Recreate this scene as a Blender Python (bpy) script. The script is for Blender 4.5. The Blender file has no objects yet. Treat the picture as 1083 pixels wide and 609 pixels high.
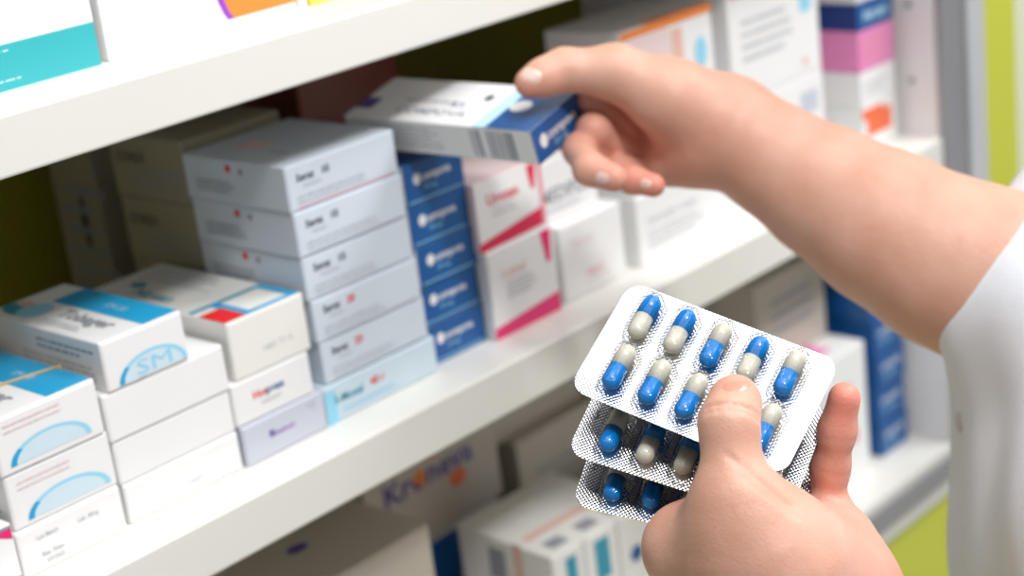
import bpy, bmesh, math, random
import numpy as np
from mathutils import Vector, Matrix

random.seed(7)
SC = bpy.context.scene
COL = SC.collection
CAMZ = 1.62                      # camera height above the floor, metres
FPX = 1815.387                   # focal length in pixels of the 1083 px wide frame
# camera axes in world coordinates (x along the shelf, y into the shelf, z up)
CM = np.array([[0.66704691, -0.73539248, -0.11935795],
               [-0.31820415, -0.13636226, -0.93816387],
               [0.67364274, 0.66377951, -0.32496496]])


def W(px, py, d):
    """point at depth d (metres along the view axis) seen at px, py"""
    c = np.array([(px - 541.5) / FPX, (py - 304.5) / FPX, 1.0]) * d
    w = CM.T @ c
    return np.array([w[0], w[1], w[2] + CAMZ])


def C2W(c):
    w = CM.T @ np.array(c, float)
    return np.array([w[0], w[1], w[2] + CAMZ])


# ------------------------------------------------------------------ materials
def mat(name, col, rough=.5, metal=0., spec=.5, coat=0., var=0., scale=40., bump=0., bscale=200., sss=0., trans=0., emit=None):
    m = bpy.data.materials.new(name)
    m.use_nodes = True
    nt = m.node_tree
    b = nt.nodes['Principled BSDF']
    b.inputs['Base Color'].default_value = (*col, 1)
    b.inputs['Roughness'].default_value = rough
    b.inputs['Metallic'].default_value = metal
    b.inputs['Specular IOR Level'].default_value = spec
    b.inputs['Coat Weight'].default_value = coat
    b.inputs['Coat Roughness'].default_value = .15
    b.inputs['Transmission Weight'].default_value = trans
    tc = nt.nodes.new('ShaderNodeTexCoord')
    if var:
        n = nt.nodes.new('ShaderNodeTexNoise')
        n.inputs['Scale'].default_value = scale
        n.inputs['Detail'].default_value = 5
        nt.links.new(tc.outputs['Object'], n.inputs['Vector'])
        mx = nt.nodes.new('ShaderNodeMix')
        mx.data_type = 'RGBA'
        mx.inputs[6].default_value = (*[c * (1 - var) for c in col], 1)
        mx.inputs[7].default_value = (*[min(1, c * (1 + var)) for c in col], 1)
        nt.links.new(n.outputs['Fac'], mx.inputs[0])
        nt.links.new(mx.outputs[2], b.inputs['Base Color'])
    if bump:
        n = nt.nodes.new('ShaderNodeTexNoise')
        n.inputs['Scale'].default_value = bscale
        n.inputs['Detail'].default_value = 4
        nt.links.new(tc.outputs['Object'], n.inputs['Vector'])
        bp = nt.nodes.new('ShaderNodeBump')
        bp.inputs['Strength'].default_value = bump
        bp.inputs['Distance'].default_value = .001
        nt.links.new(n.outputs['Fac'], bp.inputs['Height'])
        nt.links.new(bp.outputs['Normal'], b.inputs['Normal'])
    return m


def card(name, col):
    return mat(name, col, rough=.38, coat=.15, var=.025, scale=25, bump=.08, bscale=60)


M = {}
M['shelf'] = mat('shelf laminate', (.76, .75, .70), rough=.35, var=.015, scale=12, bump=.05, bscale=300)
M['panel'] = mat('side panel laminate', (.84, .81, .82), rough=.4, var=.01)
M['grey'] = mat('grey metal upright', (.36, .36, .38), rough=.4, metal=.3, var=.04)
M['lightgrey'] = mat('light grey trim', (.60, .62, .65), rough=.4, var=.03)
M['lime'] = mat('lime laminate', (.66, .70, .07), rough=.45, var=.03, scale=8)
M['limeshade'] = mat('shaded lime back panel', (.36, .32, .02), rough=.5, var=.04, scale=8)  # the lime laminate darkened: shade inside the shelves is put into the colour
M['wall'] = mat('pale wall paint', (.80, .82, .62), rough=.7, var=.02)
M['floor'] = mat('floor tile', (.55, .53, .50), rough=.35, var=.06, scale=5)
M['white'] = card('white carton board', (.84, .84, .84))
M['warm'] = card('warm white carton board', (.82, .81, .77))
M['ice'] = card('pale ice blue carton board', (.60, .72, .80))
M['paleblue'] = card('pale blue grey carton board', (.64, .71, .79))
M['greyblue'] = card('grey lilac carton board', (.56, .59, .67))
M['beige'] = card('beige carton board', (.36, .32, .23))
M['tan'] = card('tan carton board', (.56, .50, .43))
M['navy'] = card('royal blue print', (.006, .095, .32))
M['navyd'] = card('dark navy print', (.01, .04, .20))
M['cyan'] = card('bright cyan print', (.015, .36, .66))
M['sky'] = card('sky blue print', (.30, .66, .86))
M['skyp'] = card('pale sky print', (.52, .78, .90))
M['swoosh'] = card('faint blue print', (.62, .76, .84))
M['teal'] = card('teal print', (.035, .42, .46))
M['tealx'] = card('dark teal print', (.03, .30, .42))
M['red'] = card('red print', (.80, .015, .02))
M['crimson'] = card('crimson print', (.72, .02, .09))
M['pinkp'] = card('hot pink print', (.80, .02, .18))
M['rose'] = card('rose pink print', (.80, .32, .38))
M['pink'] = card('pink carton board', (.80, .26, .52))
M['blush'] = card('blush carton board', (.82, .66, .66))
M['orange'] = card('orange print', (.86, .24, .03))
M['coral'] = card('coral print', (.86, .16, .06))
M['salmon'] = card('salmon print', (.80, .50, .42))
M['purple'] = card('purple print', (.30, .05, .50))
M['violet'] = card('dark violet print', (.08, .04, .30))
M['yellow'] = card('yellow carton board', (.86, .68, .10))
M['ink'] = card('dark ink', (.035, .04, .06))
M['greyink'] = card('grey ink', (.30, .32, .36))
M['paleink'] = card('pale grey ink', (.52, .54, .58))
M['brown'] = card('brown red carton board', (.22, .06, .035))
M['band'] = mat('rubber band', (.62, .42, .16), rough=.5)
M['coat'] = mat('white coat cloth', (.79, .81, .86), rough=.85, spec=.2, var=.02, scale=60, bump=.25, bscale=900)
M['button'] = mat('coat button', (.62, .60, .60), rough=.3)
M['shirt'] = mat('trouser cloth', (.06, .07, .10), rough=.9)
M['hair'] = mat('dark hair', (.03, .02, .015), rough=.5)


# foil: metal with a fine knurled dot relief
def foil():
    m = bpy.data.materials.new('embossed foil')
    m.use_nodes = True
    nt = m.node_tree
    b = nt.nodes['Principled BSDF']
    b.inputs['Base Color'].default_value = (.95, .95, .96, 1)
    b.inputs['Metallic'].default_value = 1
    b.inputs['Roughness'].default_value = .10
    tc = nt.nodes.new('ShaderNodeTexCoord')
    mp = nt.nodes.new('ShaderNodeMapping')
    mp.inputs['Rotation'].default_value = (0, 0, math.radians(45))
    mp.inputs['Scale'].default_value = (800, 800, 0)
    nt.links.new(tc.outputs['Object'], mp.inputs['Vector'])
    v = nt.nodes.new('ShaderNodeTexVoronoi')
    v.inputs['Scale'].default_value = 1
    v.inputs['Randomness'].default_value = 0
    nt.links.new(mp.outputs['Vector'], v.inputs['Vector'])
    bp = nt.nodes.new('ShaderNodeBump')
    bp.inputs['Strength'].default_value = .75
    bp.inputs['Distance'].default_value = .00028
    nt.links.new(v.outputs['Distance'], bp.inputs['Height'])
    nt.links.new(bp.outputs['Normal'], b.inputs['Normal'])
    return m


M['foil'] = foil()
M['foilback'] = mat('darkened foil underside', (.06, .065, .09), rough=.35, metal=.6)  # dark colour stands in for the shade that the sheets below mirror
M['foilmark'] = mat('pressed foil mark', (.30, .30, .34), rough=.3, metal=.9)
M['capblue'] = mat('glossy blue gelatine', (.0, .22, .66), rough=.14, coat=.1)
M['capwhite'] = mat('glossy cream gelatine', (.66, .63, .52), rough=.16, coat=.1)


def clear():
    m = bpy.data.materials.new('clear blister plastic')
    m.use_nodes = True
    nt = m.node_tree
    nt.nodes.clear()
    out = nt.nodes.new('ShaderNodeOutputMaterial')
    tr = nt.nodes.new('ShaderNodeBsdfTransparent')
    gl = nt.nodes.new('ShaderNodeBsdfGlossy')
    gl.inputs['Roughness'].default_value = .06
    lw = nt.nodes.new('ShaderNodeLayerWeight')
    lw.inputs['Blend'].default_value = .28
    tint = nt.nodes.new('ShaderNodeMix')
    tint.data_type = 'RGBA'
    tint.inputs[6].default_value = (.985, .985, .985, 1)
    tint.inputs[7].default_value = (.50, .53, .58, 1)
    pw = nt.nodes.new('ShaderNodeMath')
    pw.operation = 'POWER'
    pw.inputs[1].default_value = 3.5
    l2 = nt.nodes.new('ShaderNodeLayerWeight')
    l2.inputs['Blend'].default_value = .45
    nt.links.new(l2.outputs['Facing'], pw.inputs[0])
    nt.links.new(pw.outputs[0], tint.inputs[0])
    nt.links.new(tint.outputs[2], tr.inputs['Color'])
    mr = nt.nodes.new('ShaderNodeMath')
    mr.operation = 'MULTIPLY'
    mr.inputs[1].default_value = .75
    nt.links.new(lw.outputs['Fresnel'], mr.inputs[0])
    mx = nt.nodes.new('ShaderNodeMixShader')
    nt.links.new(mr.outputs[0], mx.inputs[0])
    nt.links.new(tr.outputs[0], mx.inputs[1])
    nt.links.new(gl.outputs[0], mx.inputs[2])
    nt.links.new(mx.outputs[0], out.inputs[0])
    return m


M['clear'] = clear()


def skin():
    m = bpy.data.materials.new('skin')
    m.use_nodes = True
    nt = m.node_tree
    b = nt.nodes['Principled BSDF']
    tc = nt.nodes.new('ShaderNodeTexCoord')
    n = nt.nodes.new('ShaderNodeTexNoise')
    n.inputs['Scale'].default_value = 38
    n.inputs['Detail'].default_value = 4
    nt.links.new(tc.outputs['Object'], n.inputs['Vector'])
    r = nt.nodes.new('ShaderNodeMapRange')
    r.inputs['From Min'].default_value = .3
    r.inputs['From Max'].default_value = .7
    nt.links.new(n.outputs['Fac'], r.inputs['Value'])
    mx = nt.nodes.new('ShaderNodeMix')
    mx.data_type = 'RGBA'
    mx.inputs[6].default_value = (.655, .345, .245, 1)
    mx.inputs[7].default_value = (.72, .425, .325, 1)
    nt.links.new(r.outputs[0], mx.inputs[0])
    at = nt.nodes.new('ShaderNodeAttribute')
    at.attribute_name = 'flush'
    m2 = nt.nodes.new('ShaderNodeMix')
    m2.data_type = 'RGBA'
    m2.inputs[7].default_value = (.76, .235, .175, 1)
    nt.links.new(at.outputs['Fac'], m2.inputs[0])
    nt.links.new(mx.outputs[2], m2.inputs[6])
    nt.links.new(m2.outputs[2], b.inputs['Base Color'])
    b.inputs['Roughness'].default_value = .48
    b.inputs['Specular IOR Level'].default_value = .4
    b.inputs['Subsurface Weight'].default_value = .25
    b.inputs['Subsurface Radius'].default_value = (1, .35, .2)
    b.inputs['Subsurface Scale'].default_value = .004
    v = nt.nodes.new('ShaderNodeTexVoronoi')
    v.inputs['Scale'].default_value = 900
    nt.links.new(tc.outputs['Object'], v.inputs['Vector'])
    bp = nt.nodes.new('ShaderNodeBump')
    bp.inputs['Strength'].default_value = .16
    bp.inputs['Distance'].default_value = .0006
    nt.links.new(v.outputs['Distance'], bp.inputs['Height'])
    n3 = nt.nodes.new('ShaderNodeTexNoise')
    n3.inputs['Scale'].default_value = 130
    n3.inputs['Detail'].default_value = 3
    nt.links.new(tc.outputs['Object'], n3.inputs['Vector'])
    bp2 = nt.nodes.new('ShaderNodeBump')
    bp2.inputs['Strength'].default_value = .25
    bp2.inputs['Distance'].default_value = .0015
    nt.links.new(n3.outputs['Fac'], bp2.inputs['Height'])
    nt.links.new(bp.outputs['Normal'], bp2.inputs['Normal'])
    nt.links.new(bp2.outputs['Normal'], b.inputs['Normal'])
    return m


M['skin'] = skin()
M['nail'] = mat('finger nail', (.62, .30, .22), rough=.3, coat=.2)
M['nailw'] = mat('pale finger nail', (.80, .55, .48), rough=.35, coat=.1)


# ------------------------------------------------------------------ objects
def obj(name, me, m=None, parent=None, smooth=False):
    if isinstance(me, bmesh.types.BMesh):
        bm = me
        me = bpy.data.meshes.new(name)
        bm.to_mesh(me)
        bm.free()
    o = bpy.data.objects.new(name, me)
    COL.objects.link(o)
    if m is not None:
        me.materials.append(M[m] if isinstance(m, str) else m)
    if smooth:
        for p in me.polygons:
            p.use_smooth = True
    if parent is not None:
        o.parent = parent
    return o


def thing(name, label, cat, group=None, loc=(0, 0, 0)):
    o = bpy.data.objects.new(name, None)
    COL.objects.link(o)
    o.location = loc
    o.empty_display_size = .02
    return tag(o, label, cat, group)


def tag(o, label, cat, group=None):
    o['label'] = label
    o['category'] = cat
    if group:
        o['group'] = group
    return o


def bm_box(x0, x1, y0, y1, z0, z1, bev=.0008, seg=2, bm=None):
    b = bmesh.new()
    bmesh.ops.create_cube(b, size=1)
    for v in b.verts:
        v.co = ((x0 + x1) / 2 + v.co.x * (x1 - x0), (y0 + y1) / 2 + v.co.y * (y1 - y0), (z0 + z1) / 2 + v.co.z * (z1 - z0))
    if bev:
        bmesh.ops.bevel(b, geom=list(b.edges), offset=bev, segments=seg, affect='EDGES', profile=.5)
    return b


def struct(name, bm, m):
    o = obj(name, bm, m)
    o['kind'] = 'structure'
    return o


_tc = {}


def text_mesh(s, bold=False):
    """2-D outline of a word, height of capitals about 1, starting at x=0"""
    if (s, bold) in _tc:
        return _tc[(s, bold)]
    cu = bpy.data.curves.new('word', 'FONT')
    cu.body = s
    cu.size = 1.4
    cu.resolution_u = 2
    if bold:
        cu.offset = .03
    o = bpy.data.objects.new('word', cu)
    COL.objects.link(o)
    dg = bpy.context.evaluated_depsgraph_get()
    me = bpy.data.meshes.new_from_object(o.evaluated_get(dg))
    bpy.data.objects.remove(o)
    vs = [(v.co.x, v.co.y) for v in me.vertices]
    fs = [tuple(p.vertices) for p in me.polygons]
    bpy.data.meshes.remove(me)
    wd = max([v[0] for v in vs] or [1])
    _tc[(s, bold)] = (vs, fs, wd)
    return _tc[(s, bold)]


# shapes in face units (metres); each returns (verts2d, faces)
def s_rect(u, v, w, h, skew=0):
    return [(u, v), (u + w, v), (u + w + skew, v + h), (u + skew, v + h)], [(0, 1, 2, 3)]


def s_text(u, v, h, s, bold=False, width=None):
    vs, fs, wd = text_mesh(s, bold)
    k = h if width is None else width / wd
    return [(u + a * k, v + b * h) for a, b in vs], fs


def s_disc(u, v, r, rv=None, n=28, a0=0, a1=360, rin=0):
    rv = rv or r
    vs, fs = [], []
    for i in range(n + 1):
        a = math.radians(a0 + (a1 - a0) * i / n)
        vs.append((u + r * math.cos(a), v + rv * math.sin(a)))
        vs.append((u + rin * r * math.cos(a), v + rin * rv * math.sin(a)))
    for i in range(n):
        fs.append((2 * i, 2 * i + 2, 2 * i + 3, 2 * i + 1))
    return vs, fs


def s_lines(u, v, w, h, n, seed=0):
    """rows of fine print drawn as broken dashes"""
    rd = random.Random(seed)
    vs, fs = [], []
    for i in range(n):
        y = v + h * (1 - (i + .5) / n)
        t = h / n * .38
        x = u
        end = u + w * rd.uniform(.7, 1)
        while x < end:
            l = rd.uniform(.03, .12) * w
            k = len(vs)
            vs += [(x, y), (min(x + l, end), y), (min(x + l, end), y + t), (x, y + t)]
            fs.append((k, k + 1, k + 2, k + 3))
            x += l + w * .02
    return vs, fs


def s_bars(u, v, w, h, seed=0):
    rd = random.Random(seed)
    vs, fs = [], []
    x = u
    while x < u + w:
        l = rd.choice([.0006, .001, .0016, .0022])
        k = len(vs)
        vs += [(x, v), (x + l, v), (x + l, v + h), (x, v + h)]
        fs.append((k, k + 1, k + 2, k + 3))
        x += l + rd.choice([.0006, .001, .0015])
    return vs, fs


def face_print(parent, name, m, face, dims, shape, lift=.00025):
    """lay a printed shape on face F (front), L (left), T (top, read from the front), S (top, read from the left side), K (top, rows run along x from behind)"""
    w, d, h = dims
    vs, fs = shape
    out = []
    for a, b in vs:
        if face == 'F':
            out.append((-w / 2 + a, -d / 2 - lift, b))
        elif face == 'L':
            out.append((-w / 2 - lift, d / 2 - a, b))
        elif face == 'R':
            out.append((w / 2 + lift, -d / 2 + a, b))
        elif face == 'T':
            out.append((-w / 2 + a, -d / 2 + b, h + lift))
        elif face == 'S':            # u runs from the back edge to the front, v to the right
            out.append((-w / 2 + b, d / 2 - a, h + lift))
    me = bpy.data.meshes.new(name)
    me.from_pydata(out, [], fs)
    me.update()
    nv = {'F': (0, -1, 0), 'L': (-1, 0, 0), 'R': (1, 0, 0), 'T': (0, 0, 1), 'S': (0, 0, 1)}[face]
    if me.polygons and sum(Vector(p.normal).dot(Vector(nv)) * p.area for p in me.polygons) < 0:
        me.flip_normals()
    return obj(name, me, m, parent)


def carton(label, x0, x1, z0, z1, y0=.692, depth=.10, m='white', prints=(), group=None, yaw=0., flap=True, name='medicine_box', side_tuck=False, bev=.0009):
    """a folding carton; z values are relative to the camera height"""
    w, h = x1 - x0, z1 - z0
    t = thing(name, label, 'box', group, ((x0 + x1) / 2, y0 + depth / 2, CAMZ + z0))
    t.rotation_euler.z = math.radians(yaw)
    fill_carton(t, w, depth, h, m, prints, flap, bev)
    return t


def fill_carton(t, w, depth, h, m, prints, flap=True, bev=.0009):
    b = bm_box(-w / 2, w / 2, -depth / 2, depth / 2, 0, h, bev=bev)
    obj('carton_body', b, m, t)
    if flap:                      # the tuck flap closing the front end, its slit along the top edge
        b = bm_box(-w / 2 + .0012, w / 2 - .0012, -depth / 2 - .00022, -depth / 2 + .0004, .0008, h - .0014, bev=.0001, seg=1)
        fm = m
        for p in prints:
            if p[0] == 'FLAP':
                fm = p[1]
        obj('end_flap', b, fm, t)
    dims = (w, depth, h)
    layer = {}
    for p in prints:
        if p[0] == 'FLAP':
            continue
        nm, pm, face, shape = p[:4]
        layer[face] = layer.get(face, 0) + 1
        face_print(t, nm, pm, face, dims, shape, lift=(.00035 if face == 'F' and flap else .00008) + .00006 * layer[face])


# ------------------------------------------------------------------ the setting
YF = .660
ZT, ZTB = -.1435, -.171          # upper shelf, top and underside (relative to camera)
ZM, ZMB = -.3665, -.3965
ZL, ZLB = -.629, -.657
XL, XR = -.55, 1.168
YB = 1.0


def shelf(name, zt, zb):
    b = bm_box(XL, XR, YF, YB, CAMZ + zb, CAMZ + zt, bev=.0016, seg=3)
    return struct(name, b, 'shelf')


shelf('trim_1', ZT, ZTB).name = 'trim_1'
shelf('trim_2', ZM, ZMB)
shelf('trim_3', ZL, ZLB)
struct('wall_back', bm_box(XL, XR + .03, YB, YB + .018, .02, CAMZ + .20, bev=0), 'limeshade')
struct('trim_4', bm_box(XR, XR + .028, YF + .004, YB, .0, CAMZ + .20, bev=.001), 'panel')
struct('trim_5', bm_box(XR + .001, XR + .034, YF - .002, YF + .0035, .0, CAMZ + .20, bev=.001), 'grey')
struct('trim_6', bm_box(XR + .034, XR + .062, YF - .006, YF + .03, .0, CAMZ + .20, bev=.002), 'lightgrey')
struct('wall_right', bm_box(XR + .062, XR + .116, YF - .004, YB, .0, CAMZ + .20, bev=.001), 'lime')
struct('trim_7', bm_box(XR + .116, XR + 1.2, YF + .002, YB, .0, CAMZ + .20, bev=.001), 'wall')
struct('trim_8', bm_box(XL - .028, XL, YF, YB, .0, CAMZ + .20, bev=.001), 'panel')
# lower shelf: grey strip, white lip and the lime plinth below
struct('trim_9', bm_box(XL, XR, YF - .003, YF - .0002, CAMZ - .655, CAMZ - .636, bev=.0006), 'grey')
struct('trim_10', bm_box(XL, XR, YF, YF + .02, CAMZ - .671, CAMZ + ZLB - .0002, bev=.001), 'shelf')
struct('wall_front', bm_box(XL, XR, YF + .004, YF + .022, .06, CAMZ - .6712, bev=.001), 'lime')
struct('floor', bm_box(-2.5, 4.0, -2.6, 1.3, -.05, 0, bev=0), 'floor')
# shelf pin holes in the side panel
for i, (y, z) in enumerate([(.685, -.262), (.685, -.322), (.685, -.45), (.685, -.51)]):
    b = bmesh.new()
    bmesh.ops.create_cone(b, cap_ends=True, segments=20, radius1=.0028, radius2=.0028, depth=.0012)
    bmesh.ops.rotate(b, verts=b.verts, matrix=Matrix.Rotation(math.pi / 2, 3, 'Y'))
    bmesh.ops.translate(b, verts=b.verts, vec=(XR - .0003, y, CAMZ + z))
    struct('trim_%d' % (11 + i), b, 'grey')

# ------------------------------------------------------------------ cartons, upper shelf
TY = .706
carton('white carton with a wide teal base band at the left end of the upper shelf', .335, .458, ZT, -.055, TY, .11, 'white', [
    ('teal_band', 'teal', 'F', s_rect(.0, .0, .1225, .0208)),
    ('fine_print', 'skyp', 'F', s_lines(.03, .0165, .06, .002, 1, 3)),
    ('fine_print', 'skyp', 'F', s_lines(.04, .003, .05, .002, 1, 4))], flap=False)
carton('large white carton with an orange and purple round logo on the upper shelf', .4622, .589, ZT, -.045, TY, .12, 'white', [
    ('logo_disc', 'purple', 'F', s_disc(.099, .0215, .030, .0305)),
    ('logo_disc', 'orange', 'F', s_disc(.1005, .0215, .0275, .0285)),
    ('logo_centre', 'purple', 'F', s_disc(.100, .0325, .0145, .0145)),
    ('white_margin', 'white', 'F', s_rect(.1215, .0, .0055, .09)),
    ('white_margin', 'white', 'F', s_rect(.06, .0, .06, .0045))], flap=False)
carton('yellow carton beside the large orange-logo carton on the upper shelf', .592, .66, ZT, -.06, TY, .10, 'yellow', [
    ('fine_print', 'orange', 'F', s_lines(.008, .01, .04, .02, 3, 5))], flap=False)

# ------------------------------------------------------------------ cartons, middle shelf
GA = 'swoosh cartons at the left end of the middle shelf'


def swoosh(w, h, u0, v0, r, rv, sm=True):
    p = [('swoosh_logo', 'swoosh', 'F', s_disc(u0 + r, v0, r, rv, a0=0, a1=180)),
         ('swoosh_logo', 'sky', 'F', s_disc(u0 + r, v0, r, rv, a0=0, a1=180, rin=.87)),
         ('swoosh_logo', 'cyan', 'F', s_disc(u0 + r, v0, r, rv, a0=140, a1=180, rin=.86))]
    if sm:
        p.append(('swoosh_lettering', 'sky', 'F', s_text(u0 + r * .50, v0 + rv * .12, rv * .60, 'SM', False, r * 1.05)))
    return p


def bluetop(w, d, text='Tobager'):
    return [('colour_band', 'cyan', 'T', s_rect(w * .56, .002, w * .43, d * .78)),
            ('leaf_graphic', 'tealx', 'S', s_disc(d * .15, w * .26, d * .14, w * .16)),
            ('leaf_graphic', 'sky', 'S', s_disc(d * .24, w * .30, d * .10, w * .20)),
            ('orange_graphic', 'salmon', 'S', s_disc(d * .10, w * .38, d * .06, w * .07)),
            ('brand_lettering', 'greyink', 'S', s_text(d * .42, w * .30, .0095, text, True)),
            ('fine_print', 'paleink', 'S', s_lines(d * .4, w * .08, d * .42, w * .12, 2, 8)),
            ('band_lettering', 'skyp', 'S', s_text(d * .55, w * .70, .005, 'SM 20')),
            ('side_print', 'greyink', 'L', s_lines(d * .45, .014, d * .5, .007, 2, 2)),
            ('side_print', 'paleink', 'L', s_lines(d * .3, .003, d * .65, .009, 3, 6))]


wA = .058
carton('white carton with cyan band and blue swoosh, topmost beside the shelf edge at far left', .3500, .4080, -.3135, -.2850, .690, .105, 'white',
       bluetop(wA, .105) + swoosh(wA, .028, .006, .0035, .0225, .0115, False) + [
           ('fine_print', 'blush', 'F', s_lines(.006, .019, .035, .006, 2, 5))], GA)
carton('white carton with blue swoosh, middle of the leftmost stack', .3510, .4095, -.3420, -.3137, .691, .105, 'white',
       swoosh(wA, .028, .008, .003, .0235, .0115, False) + [
           ('fine_print', 'blush', 'F', s_lines(.006, .018, .035, .006, 2, 9)),
           ('side_print', 'greyink', 'L', s_lines(.05, .006, .05, .015, 4, 3))], GA)
carton('plain white carton with small dark print at the bottom of the leftmost stack', .3500, .4090, ZM, -.3422, .690, .105, 'white', [
    ('expiry_print', 'greyink', 'F', s_text(.010, .0165, .0022, 'Lot Batch')),
    ('expiry_print', 'greyink', 'F', s_text(.033, .0155, .0022, 'Lab. 501g')),
    ('expiry_print', 'greyink', 'F', s_text(.011, .0075, .0022, 'Exp. Date')),
    ('expiry_print', 'greyink', 'F', s_text(.013, .0035, .0022, '07/2022'))], GA)
carton('white carton with a magenta corner and red line, cut by the left edge', .292, .3475, ZM, -.334, .687, .10, 'white', [
    ('magenta_corner', 'pinkp', 'F', ([(.044, .0295), (.0548, .0245), (.0548, .0315), (.044, .0318)], [(0, 1, 2, 3)])),
    ('red_line', 'red', 'F', s_rect(.0, .004, .055, .0012)),
    ('green_line', 'teal', 'F', s_rect(.0, .0303, .0545, .001))])

wB = .0495
carton('white carton with cyan band and SM swoosh, topmost of second stack', .4150, .4645, -.2960, -.2700, .691, .103, 'white',
       bluetop(wB, .103) + swoosh(wB, .026, .0070, .0015, .0208, .0125) + [
           ('expiry_print', 'greyink', 'F', s_lines(.018, .0006, .006, .001, 1, 1))], GA)
for lab, a, b_, z0, z1, y in [
        ('plain white carton directly under the SM swoosh carton', .411, .486, -.3215, -.2962, .692),
        ('plain white carton third down in the second stack', .412, .4855, -.3450, -.3217, .693),
        ('plain white carton with tiny print at the bottom of the second stack', .4125, .4852, ZM, -.3452, .692)]:
    pr = [('expiry_print', 'paleink', 'F', s_text(.034, .006, .0022, '1 3 A28/11'))] if z0 == ZM else []
    carton(lab, a, b_, z0, z1, y, .102, 'white', pr, 'plain white cartons of the second stack')

carton('white carton with a red corner square and teal frame on its top', .4905, .5430, -.3195, -.2870, .692, .125, 'warm', [
    ('teal_band', 'tealx', 'T', s_rect(.0015, .030, .050, .0042)),
    ('teal_band', 'cyan', 'T', s_rect(.014, .001, .037, .004)),
    ('teal_band', 'cyan', 'T', s_rect(.046, .001, .0055, .032)),
    ('teal_band', 'cyan', 'T', s_rect(.014, .001, .006, .032)),
    ('red_square', 'red', 'T', s_rect(.0005, .001, .0145, .022)),
    ('brand_lettering', 'tealx', 'S', s_text(.03, .008, .009, 'Noxan', True)),
    ('fine_print', 'paleink', 'S', s_lines(.01, .026, .07, .02, 4, 3)),
    ('leaf_graphic', 'tealx', 'S', s_disc(.022, .020, .006, .004)),
    ('side_print', 'rose', 'L', s_text(.098, .010, .004, '5 mg')),
    ('expiry_print', 'paleink', 'F', s_text(.020, .010, .0035, '1405 T1 A'))], yaw=0)
carton('white carton with red and blue lettering under the red-cornered carton', .4860, .5400, -.3440, -.3197, .692, .11, 'white', [
    ('red_lettering', 'red', 'F', s_text(.013, .0115, .0045, 'Hot', True)),
    ('blue_lettering', 'navy', 'F', s_text(.022, .0118, .0042, 'press', True)),
    ('fine_print', 'paleink', 'F', s_lines(.018, .006, .014, .003, 1, 2))])
carton('grey lilac carton on the shelf under the red and blue lettered carton', .4868, .5440, ZM, -.3442, .690, .11, 'greyblue', [
    ('brand_lettering', 'violet', 'F', s_text(.017, .0105, .004, 'Bi', True)),
    ('brand_lettering', 'purple', 'F', s_text(.0215, .0105, .0035, 'namon')),
    ('corner_print', 'paleink', 'F', s_text(.045, .016, .003, 'M2'))])

GD = 'pale blue grey cartons of the tall middle stack'
ords = ['topmost pale blue grey carton of the tall stack, under the shadow of the shelf',
        'second pale blue grey carton from the top of the tall stack',
        'third pale blue grey carton from the top of the tall stack',
        'fourth pale blue grey carton, uppermost with red dose number',
        'fifth pale blue grey carton, lower one with red dose number']
zz = [-.2185, -.2440, -.2695, -.2945, -.3190, -.3440]
for i in range(5):
    dx = [0, .0008, .0016, .003, .0045][i]
    red = i >= 3
    w = .080
    carton(ords[i], .5445 + dx, .5445 + dx + w, zz[i + 1] + .0002, zz[i], .692 - .0006 * (i % 2), .088, 'paleblue', [
        ('brand_lettering', 'ink', 'F', s_text(.007, .0155, .0042, 'Serat', True)),
        ('dose_number', 'red' if red else 'ink', 'F', s_text(.0245, .0155, .0042, '20' if red else '10', True)),
        ('fine_print', 'paleink', 'F', s_lines(.011, .0105, .014, .003, 1, i)),
        ('fine_print', 'paleink', 'F', s_lines(.006, .0025, .055, .0055, 2, i + 5)),
        ('base_line', 'rose' if i == 0 else 'paleink', 'F', s_rect(.006, .0012, .07, .0006)),
        ('red_dot', 'red', 'L', s_disc(.040, .0205, .0022)),
        ('blue_dot', 'greyink', 'L', s_disc(.051, .0195, .0018)),
        ('side_print', 'greyink', 'L', s_lines(.01, .005, .04, .008, 3, i + 3)),
        ('top_label', 'blush', 'S', s_rect(.018, .018, .025, .018)),
        ('top_lettering', 'greyink', 'S', s_text(.05, .02, .005, 'Serat'))], GD)
carton('wide ice blue carton at the foot of the tall stack', .5450, .6320, ZM, -.3442, .691, .088, 'ice', [
    ('side_print', 'sky', 'F', s_rect(.0, .0, .008, .019)),
    ('brand_lettering', 'tealx', 'F', s_text(.0065, .0105, .0048, 'S-Moxal', True)),
    ('dose_number', 'red', 'F', s_text(.034, .0115, .0046, '40 r', True)),
    ('fine_print', 'sky', 'F', s_lines(.012, .003, .05, .004, 2, 4))])

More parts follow.
